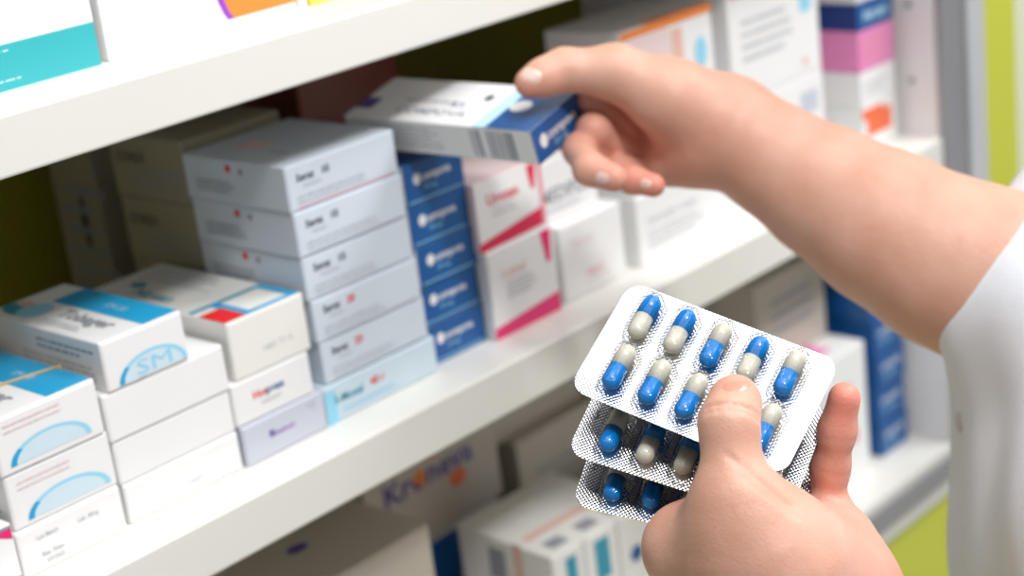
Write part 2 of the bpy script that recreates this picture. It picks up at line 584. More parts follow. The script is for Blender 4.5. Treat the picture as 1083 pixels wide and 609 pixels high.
# blue ended cartons
GE = 'blue ended cartons stacked beside the tall stack'
BW, BD, BH = .048, .128, .0243
BLUEP = [('FLAP', 'navy'),
         ('blue_end', 'navy', 'F', s_rect(.0, .0, BW, BH)),
         ('blue_side', 'navy', 'T', s_rect(.0, .0, BW, .031)),
         ('blue_side', 'navy', 'R', s_rect(.0, .0, .031, BH)),
         ('sky_stripe', 'skyp', 'T', s_rect(.0, .031, BW, .007)),
         ('brand_disc', 'white', 'F', s_disc(.0105, .0148, .0030, .0034)),
         ('brand_lettering', 'white', 'F', s_text(.0142, .0130, .0046, 'compova', True)),
         ('fine_print', 'sky', 'F', s_text(.0150, .0075, .0030, '20 mg')),
         ('base_line', 'sky', 'F', s_rect(.002, .0018, .044, .0007)),
         ('barcode', 'ink', 'L', s_bars(.094, .004, .026, .016, 3)),
         ('side_print', 'paleink', 'L', s_lines(.02, .004, .06, .016, 5, 8)),
         ('brand_lettering', 'ink', 'S', s_text(.026, .010, .0068, 'COMPOVA', True)),
         ('fine_print', 'greyink', 'S', s_lines(.030, .022, .045, .006, 2, 4)),
         ('top_mark', 'ink', 'S', s_disc(.083, .030, .003, .0036)),
         ('corner_patch', 'violet', 'S', s_rect(.001, .012, .014, .010))]
labsE = ['topmost blue ended carton of the stack under the pulled out box',
         'second blue ended carton down in the blue stack', 'middle blue ended carton of the blue stack of five',
         'fourth blue ended carton down in the blue stack', 'lowest blue ended carton, standing on the middle shelf']
first = carton(labsE[0], .6338, .6338 + BW, ZM + 4 * .02445, ZM + 4 * .02445 + BH, .700, BD, 'white', BLUEP, GE)


def copy_tree(o, parent=None):
    c = o.copy()
    COL.objects.link(c)
    c.parent = parent
    for ch in list(o.children):
        copy_tree(ch, c)
    return c


for i in range(1, 5):
    c = copy_tree(first)
    c.location = (first.location.x + [0, -.0008, .0006, -.0004, .0004][i], first.location.y - .0006 * (i % 3), CAMZ + ZM + (4 - i) * .02445)
    c['label'] = labsE[i]

# the held box, pulled out from the top of that stack
h0 = W(363, 122, .985)
h1 = W(560, 139, .900)
h2 = W(611, 94, .930)
ey = Vector(h0 - h1).normalized()
ex = Vector(h2 - h1)
ex = (ex - ex.dot(ey) * ey)
wH = ex.length
ex.normalize()
ez = ex.cross(ey)
LH = (Vector(h0) - Vector(h1)).length
HH = .0205
held = thing('medicine_box', 'blue and white carton held by the thumb and pulled out over the blue stack', 'box')
base = Vector(h1) + ex * wH / 2 + ey * LH / 2 - ez * HH
held.matrix_world = Matrix(((ex.x, ey.x, ez.x, base.x), (ex.y, ey.y, ez.y, base.y), (ex.z, ey.z, ez.z, base.z), (0, 0, 0, 1)))
fill_carton(held, wH, LH, HH, 'white', [
    ('FLAP', 'navy'),
    ('blue_end', 'navy', 'F', s_rect(.0, .0, wH, HH)),
    ('blue_side', 'navy', 'T', s_rect(.0, .0, wH, .031)),
    ('blue_side', 'navy', 'R', s_rect(.0, .0, .031, HH)),
    ('sky_stripe', 'skyp', 'T', s_rect(.0, .031, wH, .009)),
    ('brand_disc', 'white', 'F', s_disc(.0085, .0105, .0032, .0040)),
    ('brand_lettering', 'white', 'F', s_text(.0125, .0090, .0056, 'compova', True, .026)),
    ('fine_print', 'sky', 'F', s_text(.0160, .0035, .0036, '20 mg')),
    ('barcode', 'greyink', 'L', s_bars(.094, .002, .008, .0165, 3)),
    ('barcode', 'greyink', 'L', s_bars(.106, .002, .018, .0165, 5)),
    ('side_print', 'paleink', 'L', s_lines(.02, .003, .060, .014, 5, 8)),
    ('brand_lettering', 'greyink', 'S', s_text(.032, .0085, .0062, 'COMPOVA', True, .052)),
    ('fine_print', 'greyink', 'S', s_lines(.030, .020, .055, .0045, 1, 4)),
    ('top_mark', 'ink', 'S', s_disc(.086, .031, .0028, .0034)),
    ('top_print', 'violet', 'S', s_text(.066, .0185, .005, 'A 2')),
    ('corner_patch', 'violet', 'S', s_rect(.001, .010, .012, .012)),
    ('thumb_window', 'white', 'T', s_disc(wH * .52, .024, .006, .007))], True)

carton('white and pink carton with a red base band, beside the blue stack', .6815, .7420, -.3108, -.2680, .694, .10, 'blush', [
    ('FLAP', 'white'),
    ('white_front', 'white', 'F', s_rect(.0005, .0, .0595, .0425)),
    ('red_band', 'crimson', 'F', ([(.0, .0), (.060, .002), (.060, .0135), (.0, .0055)], [(0, 1, 2, 3)])),
    ('red_drop', 'crimson', 'F', ([(.047, .0415), (.055, .0415), (.0525, .026), (.0495, .027)], [(0, 1, 2, 3)])),
    ('brand_lettering', 'crimson', 'F', s_text(.010, .0270, .0068, 'Urozan', True)),
    ('fine_print', 'paleink', 'F', s_lines(.014, .0175, .026, .007, 2, 4)),
    ('pink_edge', 'rose', 'F', s_rect(.0565, .002, .0035, .038))])
carton('white carton with a hot pink base band standing on the shelf beside the blue stack', .6835, .7440, ZM, -.3110, .692, .10, 'white', [
    ('pink_band', 'pinkp', 'F', ([(.0, .0), (.0602, .0), (.0602, .0125), (.0, .0070)], [(0, 1, 2, 3)])),
    ('red_drop', 'pinkp', 'F', ([(.048, .0545), (.058, .0545), (.0555, .034), (.052, .034)], [(0, 1, 2, 3)])),
    ('brand_lettering', 'salmon', 'F', s_text(.011, .036, .0062, 'Lizinal')),
    ('fine_print', 'paleink', 'F', s_lines(.014, .021, .030, .012, 4, 4))])

carton('white carton with pale pink lettering right of the pink banded cartons', .7510, .8130, ZM, -.3163, .694, .10, 'white', [
    ('brand_lettering', 'blush', 'F', s_text(.010, .034, .005, 'Femosal')),
    ('pink_lettering', 'rose', 'F', s_text(.022, .012, .0045, 'Opinol')),
    ('fine_print', 'blush', 'F', s_lines(.022, .007, .030, .003, 1, 4))])
carton('white carton with a dark lettering band on top of the pale pink lettered carton', .7430, .8050, -.3160, -.2760, .705, .10, 'white', [
    ('brand_lettering', 'greyink', 'F', s_text(.006, .013, .009, 'MEDIFLU', True)),
    ('fine_print', 'paleink', 'F', s_lines(.008, .004, .045, .006, 2, 4))])
carton('long white carton with an orange mark at its right, behind the right wrist', .8260, .9440, ZM, -.3190, .692, .12, 'white', [
    ('brand_lettering', 'paleink', 'F', s_text(.010, .026, .006, 'Dermalin cream')),
    ('fine_print', 'paleink', 'F', s_lines(.010, .008, .070, .014, 4, 4)),
    ('orange_mark', 'coral', 'F', s_disc(.104, .030, .0075, .0070))])
carton('pale carton with orange print hidden by the right hand, lower of its pair', .8290, .9260, -.3187, -.2720, .694, .064, 'white', [
    ('orange_edge', 'orange', 'F', s_rect(.0, .040, .097, .0045)),
    ('fine_print', 'salmon', 'F', s_lines(.010, .010, .070, .020, 4, 4))])
carton('pale pink and white carton with an orange top line and blue drop', .8290, .9265, -.2717, -.2110, .694, .064, 'white', [
    ('FLAP', 'white'),
    ('orange_line', 'orange', 'F', s_rect(.0, .0555, .0975, .005)),
    ('pink_field', 'blush', 'F', s_rect(.002, .006, .048, .0485)),
    ('salmon_field', 'salmon', 'F', s_rect(.052, .006, .012, .046)),
    ('brand_lettering', 'coral', 'F', s_text(.008, .036, .008, 'Vitara', True)),
    ('blue_drop', 'sky', 'F', s_disc(.083, .031, .0062, .0105)),
    ('top_line', 'orange', 'T', s_rect(.028, .0, .069, .008))])
carton('tall white carton with small grey print, upper of two behind the forearm', .9450, 1.0560, -.2860, -.1900, .694, .13, 'white', [
    ('red_heading', 'rose', 'F', s_rect(.004, .072, .05, .004)),
    ('blue_square', 'sky', 'F', s_rect(.087, .046, .014, .020)),
    ('fine_print', 'paleink', 'F', s_lines(.014, .022, .070, .034, 4, 4)),
    ('orange_mark', 'salmon', 'F', s_disc(.090, .010, .003))])
carton('tall white carton with blue lettering, lower of two behind the forearm', .9460, 1.0565, ZM, -.2863, .694, .13, 'white', [
    ('brand_lettering', 'paleblue', 'F', s_text(.014, .054, .011, 'Gastrol', True)),
    ('blue_bar', 'greyblue', 'F', s_rect(.080, .052, .022, .016)),
    ('fine_print', 'paleink', 'F', s_lines(.014, .015, .070, .03, 4, 4))])
GK = 'narrow cartons stacked at the right end of the middle shelf'
for lab, z0, z1, m, pr in [
        ('orange and white carton, lowest seen in the narrow right end stack', ZM, -.3300, 'white', [('orange_band', 'coral', 'F', s_rect(.006, .012, .036, .018)), ('orange_band', 'coral', 'F', s_rect(.0, .026, .030, .008))]),
        ('white carton under the pink carton in the narrow right end stack', -.3298, -.3035, 'white', [('fine_print', 'paleink', 'F', s_lines(.006, .006, .034, .012, 3, 2))]),
        ('pink carton in the narrow stack near the side panel', -.3033, -.2712, 'pink', [('fine_print', 'rose', 'F', s_lines(.006, .006, .034, .018, 4, 2)), ('side_print', 'rose', 'L', s_rect(.02, .006, .06, .012))]),
        ('dark blue carton with white lettering above the pink carton', -.2710, -.2500, 'navyd', [('blue_face', 'navy', 'F', s_rect(.0, .0, .05, .0208)), ('brand_lettering', 'skyp', 'F', s_text(.008, .007, .008, 'Aerosin', True, .034))]),
        ('white carton on top of the dark blue carton', -.2498, -.2250, 'white', [('fine_print', 'paleink', 'F', s_lines(.006, .006, .034, .010, 2, 2))])]:
    carton(lab, 1.1075, 1.1580, z0, z1, .694, .12, m, pr, GK)

# behind the tall stack, in the shade
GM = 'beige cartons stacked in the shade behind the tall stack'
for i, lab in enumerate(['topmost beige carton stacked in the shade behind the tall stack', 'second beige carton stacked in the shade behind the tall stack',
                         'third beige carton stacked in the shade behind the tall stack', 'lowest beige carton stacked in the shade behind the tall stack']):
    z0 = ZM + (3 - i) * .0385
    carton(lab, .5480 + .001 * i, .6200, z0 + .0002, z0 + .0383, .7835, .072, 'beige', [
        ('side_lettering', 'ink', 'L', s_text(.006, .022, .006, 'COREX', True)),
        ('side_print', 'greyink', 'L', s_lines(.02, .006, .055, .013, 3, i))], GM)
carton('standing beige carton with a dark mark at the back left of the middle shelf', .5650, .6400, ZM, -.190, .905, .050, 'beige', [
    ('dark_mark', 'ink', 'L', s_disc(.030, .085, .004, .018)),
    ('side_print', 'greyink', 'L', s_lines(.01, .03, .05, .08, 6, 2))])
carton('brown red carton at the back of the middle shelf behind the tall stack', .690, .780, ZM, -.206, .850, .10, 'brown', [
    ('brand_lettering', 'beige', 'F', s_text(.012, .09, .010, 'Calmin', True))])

# ------------------------------------------------------------------ cartons, lower shelf
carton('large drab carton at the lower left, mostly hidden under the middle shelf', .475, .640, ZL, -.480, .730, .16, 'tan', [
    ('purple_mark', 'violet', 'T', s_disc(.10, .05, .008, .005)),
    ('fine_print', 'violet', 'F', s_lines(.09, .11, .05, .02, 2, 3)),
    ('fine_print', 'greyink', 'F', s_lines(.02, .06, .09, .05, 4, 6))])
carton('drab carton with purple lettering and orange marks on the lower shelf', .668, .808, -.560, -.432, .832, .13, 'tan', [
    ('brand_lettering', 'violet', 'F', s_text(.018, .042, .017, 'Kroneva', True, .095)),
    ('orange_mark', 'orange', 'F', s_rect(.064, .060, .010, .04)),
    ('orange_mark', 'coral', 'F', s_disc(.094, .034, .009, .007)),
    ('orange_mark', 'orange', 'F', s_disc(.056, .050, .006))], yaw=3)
carton('blue and white carton on the lower shelf under the purple lettered carton', .672, .800, ZL, -.5605, .830, .13, 'white', [
    ('FLAP', 'navy'),
    ('blue_face', 'navy', 'F', s_rect(.008, .0, .07, .068)), ('orange_mark', 'orange', 'F', s_disc(.085, .03, .006))], yaw=3)
for lab, z0, z1 in [('white carton with three grey marks and a salmon line on its top', -.5800, -.5360),
                    ('white carton with teal marks under the salmon lined carton', ZL, -.5802)]:
    carton(lab, .722, .818, z0, z1, .702, .092, 'warm', [
        ('salmon_line', 'salmon', 'T', s_rect(.008, .030, .086, .007)),
        ('grey_mark', 'greyink', 'T', s_rect(.010, .008, .016, .012)),
        ('grey_mark', 'greyink', 'T', s_rect(.040, .008, .016, .012)),
        ('grey_mark', 'greyink', 'T', s_rect(.068, .008, .014, .012)),
        ('salmon_line', 'salmon', 'L', s_rect(.055, .0, .008, .045)),
        ('side_print', 'greyink', 'L', s_rect(.030, .012, .016, .024)),
        ('teal_mark', 'tealx', 'F', s_rect(.012, .008, .010, .03)),
        ('teal_mark', 'tealx', 'F', s_rect(.040, .008, .014, .03)),
        ('grey_line', 'paleink', 'F', s_rect(.029, .0, .002, .045)),
        ('grey_line', 'paleink', 'F', s_rect(.062, .0, .002, .045)),
        ('blue_mark', 'navy', 'F', s_disc(.080, .012, .006))], 'salmon lined cartons on the lower shelf', yaw=-3)
carton('white carton with a blue stripe right of the salmon lined cartons', .8250, .9200, ZL, -.585, .700, .12, 'white', [
    ('blue_stripe', 'cyan', 'F', ([(.0, .0), (.012, .0), (.080, .020), (.070, .022)], [(0, 1, 2, 3)])),
    ('fine_print', 'paleink', 'F', s_lines(.03, .004, .05, .012, 2, 6))])
carton('plain white carton on the lower shelf behind the hanging blister corner', .925, .9900, ZL, -.575, .715, .11, 'white', [
    ('fine_print', 'paleink', 'F', s_lines(.01, .02, .04, .02, 3, 6))])
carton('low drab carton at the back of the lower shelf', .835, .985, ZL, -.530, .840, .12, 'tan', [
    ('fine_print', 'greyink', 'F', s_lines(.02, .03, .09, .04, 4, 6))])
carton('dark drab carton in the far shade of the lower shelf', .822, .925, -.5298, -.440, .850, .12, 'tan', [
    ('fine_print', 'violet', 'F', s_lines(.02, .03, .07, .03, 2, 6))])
carton('white and pink carton beside the blue stack on the lower shelf', 1.000, 1.0980, ZL, -.5180, .698, .13, 'white', [
    ('pink_field', 'pink', 'T', s_rect(.030, .012, .040, .05)),
    ('pink_mark', 'rose', 'F', s_rect(.062, .030, .020, .012)),
    ('fine_print', 'paleink', 'F', s_lines(.02, .05, .06, .035, 4, 6))])
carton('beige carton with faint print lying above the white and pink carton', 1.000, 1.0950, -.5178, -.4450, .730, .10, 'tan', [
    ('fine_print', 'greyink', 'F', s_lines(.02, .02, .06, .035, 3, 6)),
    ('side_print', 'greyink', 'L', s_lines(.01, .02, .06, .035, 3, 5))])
GL = 'blue cartons stacked at the right end of the lower shelf'
BP5 = [('blue_face', 'navy', 'F', s_rect(.0, .0, .042, .0295)),
       ('brand_lettering', 'paleblue', 'F', s_text(.006, .015, .007, 'compova', True, .030)),
       ('fine_print', 'sky', 'F', s_lines(.008, .006, .026, .005, 2, 3))]
l0 = carton('lowest blue carton of the right end stack on the lower shelf', 1.1150, 1.1575, ZL, ZL + .0298, .698, .11, 'navy', BP5, GL)
for i in range(1, 6):
    c = copy_tree(l0)
    c.location.z = l0.location.z + i * .030
    c.location.x = l0.location.x + [0, -.001, .0004, -.0008, -.0025, -.0015][i]
    c.location.y = l0.location.y + [0, .001, 0, .001, .003, .002][i]
    c['label'] = ['', 'second blue carton from the bottom of the lower right stack', 'third blue carton from the bottom of the lower right stack',
                  'fourth blue carton from the bottom of the lower right stack', 'fifth blue carton, next to topmost of the lower right stack',
                  'topmost blue carton of the stack on the lower shelf'][i]

# rubber band round the swoosh carton at far left
cu = bpy.data.curves.new('rubber_band', 'CURVE')
cu.dimensions = '3D'
cu.bevel_depth = .0008
cu.bevel_resolution = 3
sp = cu.splines.new('POLY')
xa, xb, ya, za, zb = .3492, .4088, .722, CAMZ - .3140, CAMZ - .2842
pts = [(xa, ya + .012, zb), (xb, ya - .002, zb), (xb, ya - .002, za), (xa, ya + .012, za)]
sp.points.add(3)
for p, q in zip(sp.points, pts):
    p.co = (*q, 1)
sp.use_cyclic_u = True
tmp = bpy.data.objects.new('rubber_band_curve', cu)
COL.objects.link(tmp)
me = bpy.data.meshes.new_from_object(tmp.evaluated_get(bpy.context.evaluated_depsgraph_get()))
bpy.data.objects.remove(tmp)
me.materials.clear()
ob = obj('rubber_band', me, 'band', smooth=True)
tag(ob, 'tan rubber band around the swoosh carton at far left', 'rubber band')

# ------------------------------------------------------------------ blister packs
BLW, BLH = .094, .058
CAPS_A = {}


def dome_mesh(L, R, hgt):
    """a clear stadium-shaped bubble with a small foot rim"""
    bm = bmesh.new()
    n = 28
    rings = [(1.10, 0), (1.04, .06), (1.0, .18), (.97, .45), (.88, .75), (.66, .94), (.35, 1.0)]
    prev = None
    for k, hh in rings:
        ring = []
        for i in range(n):
            a = 2 * math.pi * i / n
            r = R * k
            cx = math.cos(a) * r
            sy = math.sin(a) * r + (L / 2 - R) * (1 if math.sin(a) > 0 else -1) * min(1, abs(math.sin(a)) * 4)
            ring.append(bm.verts.new((cx, sy, hgt * hh)))
        if prev:
            for i in range(n):
                bm.faces.new((prev[i], prev[(i + 1) % n], ring[(i + 1) % n], ring[i]))
        prev = ring
    bm.faces.new(prev)
    return bm


def capsule_half(L, R, sign, extra=0.):
    """half of a capsule: open cylinder with a round end, along +-y"""
    bm = bmesh.new()
    n = 24
    prof = [(0, R + extra)]
    s = L / 2 - R
    prof.append((s, R + extra))
    for k in range(1, 8):
        a = k / 8 * math.pi / 2
        prof.append((s + (R + extra) * math.sin(a), (R + extra) * math.cos(a)))
    prev = None
    for y, r in prof:
        ring = [bm.verts.new((r * math.cos(2 * math.pi * i / n), sign * y, r * math.sin(2 * math.pi * i / n))) for i in range(n)]
        if prev:
            for i in range(n):
                f = (prev[i], ring[i], ring[(i + 1) % n], prev[(i + 1) % n])
                bm.faces.new(f if sign < 0 else f[::-1])
        else:
            bm.faces.new(ring)
        prev = ring
    tip = bm.verts.new((0, sign * (s + R + extra), 0))
    for i in range(n):
        bm.faces.new((prev[i], tip, prev[(i + 1) % n]))
    bmesh.ops.recalc_face_normals(bm, faces=bm.faces)
    return bm


def sheet_mesh():
    bm = bmesh.new()
    vs = []
    r = .0075
    for cx, cy, a0 in ((BLW / 2 - r, BLH / 2 - r, 0), (-BLW / 2 + r, BLH / 2 - r, 90), (-BLW / 2 + r, -BLH / 2 + r, 180), (BLW / 2 - r, -BLH / 2 + r, 270)):
        for k in range(9):
            a = math.radians(a0 + 90 * k / 8)
            vs.append(bm.verts.new((cx + r * math.cos(a), cy + r * math.sin(a), 0)))
    f = bm.faces.new(vs)
    ex_ = bmesh.ops.extrude_face_region(bm, geom=[f])
    bmesh.ops.translate(bm, verts=[v for v in ex_['geom'] if isinstance(v, bmesh.types.BMVert)], vec=(0, 0, .00035))
    bmesh.ops.recalc_face_normals(bm, faces=bm.faces)
    return bm


def me_of(name, bm, m):
    me = bpy.data.meshes.new(name)
    bm.to_mesh(me)
    bm.free()
    me.materials.append(M[m])
    return me


ME_SHEET = me_of('foil_sheet', sheet_mesh(), 'foil')
ME_SHEET.materials.append(M['foilback'])
for p in ME_SHEET.polygons:
    if p.normal.z < -.5:
        p.material_index = 1
ME_BUB = me_of('clear_bubble', dome_mesh(.0264, .0060, .0084), 'clear')
ME_BLUE = {s: me_of('capsule', capsule_half(.0216, .00395, s, .00012 if s > 0 else 0), 'capblue') for s in (1, -1)}
ME_WHITE = {s: me_of('capsule', capsule_half(.0216, .00395, s, .00012 if s > 0 else 0), 'capwhite') for s in (1, -1)}


def blister(label, o, u, v, pattern, mark):
    """o: top left corner; u, v: edge vectors (camera coordinates); pattern: per capsule True when the upper half is blue"""
    o, u, v = C2W(o), C2W(u) - np.array([0, 0, CAMZ]), C2W(v) - np.array([0, 0, CAMZ])
    X = Vector(u).normalized()
    Yv = -Vector(v)
    Yv = (Yv - Yv.dot(X) * X).normalized()
    Z = X.cross(Yv)
    c = Vector(o) + Vector(u) / 2 + Vector(v) / 2
    t = thing('blister_pack', label, 'blister pack', 'blister packs in the left hand')
    t.matrix_world = TM = Matrix(((X.x, Yv.x, Z.x, c.x), (X.y, Yv.y, Z.y, c.y), (X.z, Yv.z, Z.z, c.z), (0, 0, 0, 1)))

    def add(name, me, parent, loc=None, sm=True):
        ob_ = bpy.data.objects.new(name, me)
        COL.objects.link(ob_)
        ob_.parent = parent
        if loc:
            ob_.location = loc
        if sm:
            for p in me.polygons:
                p.use_smooth = True
        return ob_
    add('foil_sheet', ME_SHEET, t, sm=False)
    k = 0
    for r in range(2):
        for i in range(5):
            x = (i - 2) * .01610 + (-.0006 if r == 0 else .0006)
            y = .0126 if r == 0 else -.0138
            up = pattern[k]
            k += 1
            lo = add('capsule', (ME_WHITE if up else ME_BLUE)[-1], t, (x, y - random.uniform(-.0004, .0004), .0044))
            lo.rotation_euler.y = random.uniform(-1, 1)
            hi = add('capsule_cap', (ME_BLUE if up else ME_WHITE)[1], lo)
            add('clear_bubble', ME_BUB, t, (x, y, .00036))
    vs, fs = s_text(-.0435, mark[1], .0042, mark[0])
    me = bpy.data.meshes.new('pressed_number')
    me.from_pydata([(a, b, .00042) for a, b in vs], [], fs)
    me.materials.append(M['foilmark'])
    add('pressed_number', me, t, sm=False)
    PACKS.append(t)
    return t


T_, F_ = True, False
PACKS = []
blister('top blister pack under the thumb showing ten capsules', [0.0504, -0.0025, 0.7254], [0.0824, 0.0324, -0.0315], [-0.0274, 0.0435, -0.0269],
        [T_, T_, F_, T_, F_, F_, F_, F_, T_, F_], ('', 0))
blister('middle blister pack showing one blue and two cream capsule ends', [0.0455, 0.0245, 0.7370], [0.0861, 0.0251, -0.0285], [-0.0234, 0.0436, -0.0310],
        [T_, T_, F_, T_, F_, F_, T_, T_, T_, F_], ('5', -.009))
blister('lowest blister pack showing two blue capsule ends', [0.0395, 0.0455, 0.7470], [0.0905, 0.0180, -0.0220], [-0.0130, 0.0450, -0.0340],
        [T_, T_, F_, T_, F_, F_, F_, T_, T_, F_], ('5', -.010))


# ------------------------------------------------------------------ signed distance bodies
class SDF:
    def __init__(s, lo, hi, vox):
        s.lo = np.array(lo, float)
        s.vox = vox
        s.n = np.ceil((np.array(hi, float) - s.lo) / vox).astype(int) + 1
        s.D = np.full(s.n, .05, np.float32)
        s.fl = None

    def block(s, a, b, pad):
        i0 = np.maximum(np.floor((np.minimum(a, b) - pad - s.lo) / s.vox).astype(int), 0)
        i1 = np.minimum(np.ceil((np.maximum(a, b) + pad - s.lo) / s.vox).astype(int) + 1, s.n)
        if np.any(i1 <= i0):
            return None
        ax = [(s.lo[k] + np.arange(i0[k], i1[k]) * s.vox).astype(np.float32) for k in range(3)]
        X, Y, Z = np.meshgrid(*ax, indexing='ij')
        return tuple(slice(i0[k], i1[k]) for k in range(3)), X, Y, Z

    def cone(s, a, b, ra, rb, k=.004, sq=None):
        a, b = np.array(a, float), np.array(b, float)
        r = s.block(a, b, max(ra, rb) + k + 3 * s.vox + .004)
        if r is None:
            return
        sl, X, Y, Z = r
        ab = b - a
        L2 = float(ab @ ab) + 1e-12
        t = np.clip(((X - a[0]) * ab[0] + (Y - a[1]) * ab[1] + (Z - a[2]) * ab[2]) / L2, 0, 1)
        dx, dy, dz = X - a[0] - t * ab[0], Y - a[1] - t * ab[1], Z - a[2] - t * ab[2]
        if sq is not None:      # flatten along a direction: (unit vector, factor >1)
            q, f = np.array(sq[0], float), sq[1]
            c = dx * q[0] + dy * q[1] + dz * q[2]
            dx, dy, dz = dx + q[0] * c * (f - 1), dy + q[1] * c * (f - 1), dz + q[2] * c * (f - 1)
        d = np.sqrt(dx * dx + dy * dy + dz * dz) - (ra + (rb - ra) * t)
        if sq is not None:
            d = d / (1 + (sq[1] - 1) * .5)
        s.join(sl, d, k)

    def join(s, sl, d, k):
        o = s.D[sl]
        h = np.maximum(k - np.abs(o - d), 0) / k
        s.D[sl] = np.minimum(o, d) - h * h * k * .25

    def crease(s, c, n, side, R, amp=.0008, w=.0008):
        """groove round one side of a finger; c centre, n axis, side direction, R reach"""
        c, n, side = [np.array(v, float) for v in (c, n, side)]
        n /= np.linalg.norm(n)
        side = side - (side @ n) * n
        side /= np.linalg.norm(side)
        r = s.block(c, c, R * 1.5)
        if r is None:
            return
        sl, X, Y, Z = r
        X, Y, Z = X - c[0], Y - c[1], Z - c[2]
        al = X * n[0] + Y * n[1] + Z * n[2]
        sd = X * side[0] + Y * side[1] + Z * side[2]
        rr = np.sqrt(X * X + Y * Y + Z * Z)
        f = np.exp(-(al / w) ** 2) * np.clip(sd / R * 1.6 + .15, 0, 1) * np.clip((1.45 * R - rr) / (.3 * R), 0, 1)
        s.D[sl] = s.D[sl] + (amp * f).astype(np.float32)

    def bump(s, c, R, amp):
        c = np.array(c, float)
        r = s.block(c, c, R * 2)
        if r is None:
            return
        sl, X, Y, Z = r
        q = (X - c[0]) ** 2 + (Y - c[1]) ** 2 + (Z - c[2]) ** 2
        s.D[sl] = s.D[sl] - (amp * np.exp(-q / R ** 2)).astype(np.float32)

    def mesh(s, smooth=2):
        D = s.D
        S = D < 0
        nx, ny, nz = D.shape
        cnt = np.zeros((nx - 1, ny - 1, nz - 1), np.int8)
        for i in (0, 1):
            for j in (0, 1):
                for k in (0, 1):
                    cnt += S[i:nx - 1 + i, j:ny - 1 + j, k:nz - 1 + k]
        act = (cnt > 0) & (cnt < 8)
        idx = np.full(act.shape, -1, np.int64)
        C = np.argwhere(act)
        idx[act] = np.arange(len(C))
        P = np.zeros((len(C), 3))
        N = np.zeros(len(C))
        cor = [(i, j, k) for i in (0, 1) for j in (0, 1) for k in (0, 1)]
        for a in cor:
            for ax in range(3):
                if a[ax] == 1:
                    continue
                b = list(a)
                b[ax] = 1
                va = D[C[:, 0] + a[0], C[:, 1] + a[1], C[:, 2] + a[2]].astype(float)
                vb = D[C[:, 0] + b[0], C[:, 1] + b[1], C[:, 2] + b[2]].astype(float)
                m_ = (va < 0) != (vb < 0)
                t = va[m_] / (va[m_] - vb[m_])
                q = np.tile(np.array(a, float), (m_.sum(), 1))
                q[:, ax] += t
                P[m_] += q
                N[m_] += 1
        P = P / N[:, None] + C
        F = []
        for ax in range(3):
            o1, o2 = (ax + 1) % 3, (ax + 2) % 3
            sl0 = [slice(None)] * 3
            sl1 = [slice(None)] * 3
            sl0[ax] = slice(0, -1)
            sl1[ax] = slice(1, None)
            A, B = S[tuple(sl0)], S[tuple(sl1)]
            E_ = np.argwhere(A != B)
            E_ = E_[(E_[:, o1] > 0) & (E_[:, o2] > 0) & (E_[:, o1] < D.shape[o1] - 1) & (E_[:, o2] < D.shape[o2] - 1)]
            ins = A[E_[:, 0], E_[:, 1], E_[:, 2]]
            q = []
            for d1, d2 in ((0, 0), (1, 0), (1, 1), (0, 1)):
                c = E_.copy()
                c[:, o1] -= d1
                c[:, o2] -= d2
                q.append(idx[c[:, 0], c[:, 1], c[:, 2]])
            q = np.stack(q, 1)
            q[~ins] = q[~ins][:, ::-1]
            F.append(q)
        F = np.concatenate(F)
        F = F[(F >= 0).all(1)]
        V = s.lo + P * s.vox
        for _ in range(smooth):
            acc = np.zeros_like(V)
            n_ = np.zeros(len(V))
            for a, b in ((0, 1), (1, 2), (2, 3), (3, 0)):
                np.add.at(acc, F[:, a], V[F[:, b]])
                np.add.at(acc, F[:, b], V[F[:, a]])
                np.add.at(n_, F[:, a], 1)
                np.add.at(n_, F[:, b], 1)
            V = .5 * V + .5 * acc / np.maximum(n_, 1)[:, None]
        return V, F


VX = .00105
VIEW = CM[2]
# ---- left hand: palm towards the camera, thumb over the packs, fingers behind them
P_ = lambda *a: [W(x, y, d) for x, y, d in a]
L = SDF(W(800, 560, .72) - .20, W(800, 560, .72) + .20, .0014)
lhp = {}
pts_all = [W(x, y, d) for x, y, d in [(640, 380, .78), (970, 760, .60), (700, 400, .60), (950, 700, .80)]]
lo = np.min(pts_all, 0) - .03
hi = np.max(pts_all, 0) + .03
L = SDF(lo, hi, VX)


def chain(S, pts, k=.004, inner=.003):
    """pts: (x, y, depth, radius)"""
    for (x0, y0, d0, r0), (x1, y1, d1, r1) in zip(pts, pts[1:]):
        S.cone(W(x0, y0, d0), W(x1, y1, d1), r0, r1, k)


def finger(S, pts, k=.0025):
    """a finger in its own field, then merged with small blending so that fingers stay separate"""
    a = np.array([W(x, y, d) for x, y, d, r in pts])
    R = max(p[3] for p in pts) + .012
    i0 = np.maximum(np.floor((a.min(0) - R - S.lo) / S.vox).astype(int), 0)
    i1 = np.minimum(np.ceil((a.max(0) + R - S.lo) / S.vox).astype(int), S.n - 1)
    sub = SDF(S.lo + i0 * S.vox, S.lo + i1 * S.vox, S.vox)
    sub.D = np.full(i1 - i0, .05, np.float32)
    sub.n = i1 - i0
    for p, q in zip(pts, pts[1:]):
        sub.cone(W(*p[:3]), W(*q[:3]), p[3], q[3], .005)
    S.join(tuple(slice(i0[j], i1[j]) for j in range(3)), sub.D, k)


# palm
chain(L, [(852, 720, .705, .026), (800, 610, .722, .020), (722, 574, .715, .0125)], .012)
chain(L, [(852, 720, .705, .026), (820, 600, .728, .019), (775, 585, .735, .0125)], .012)
chain(L, [(858, 720, .705, .026), (850, 600, .728, .018), (830, 575, .735, .0125)], .012)
chain(L, [(868, 720, .705, .026), (878, 622, .694, .0218), (873, 572, .708, .0125)], .030)
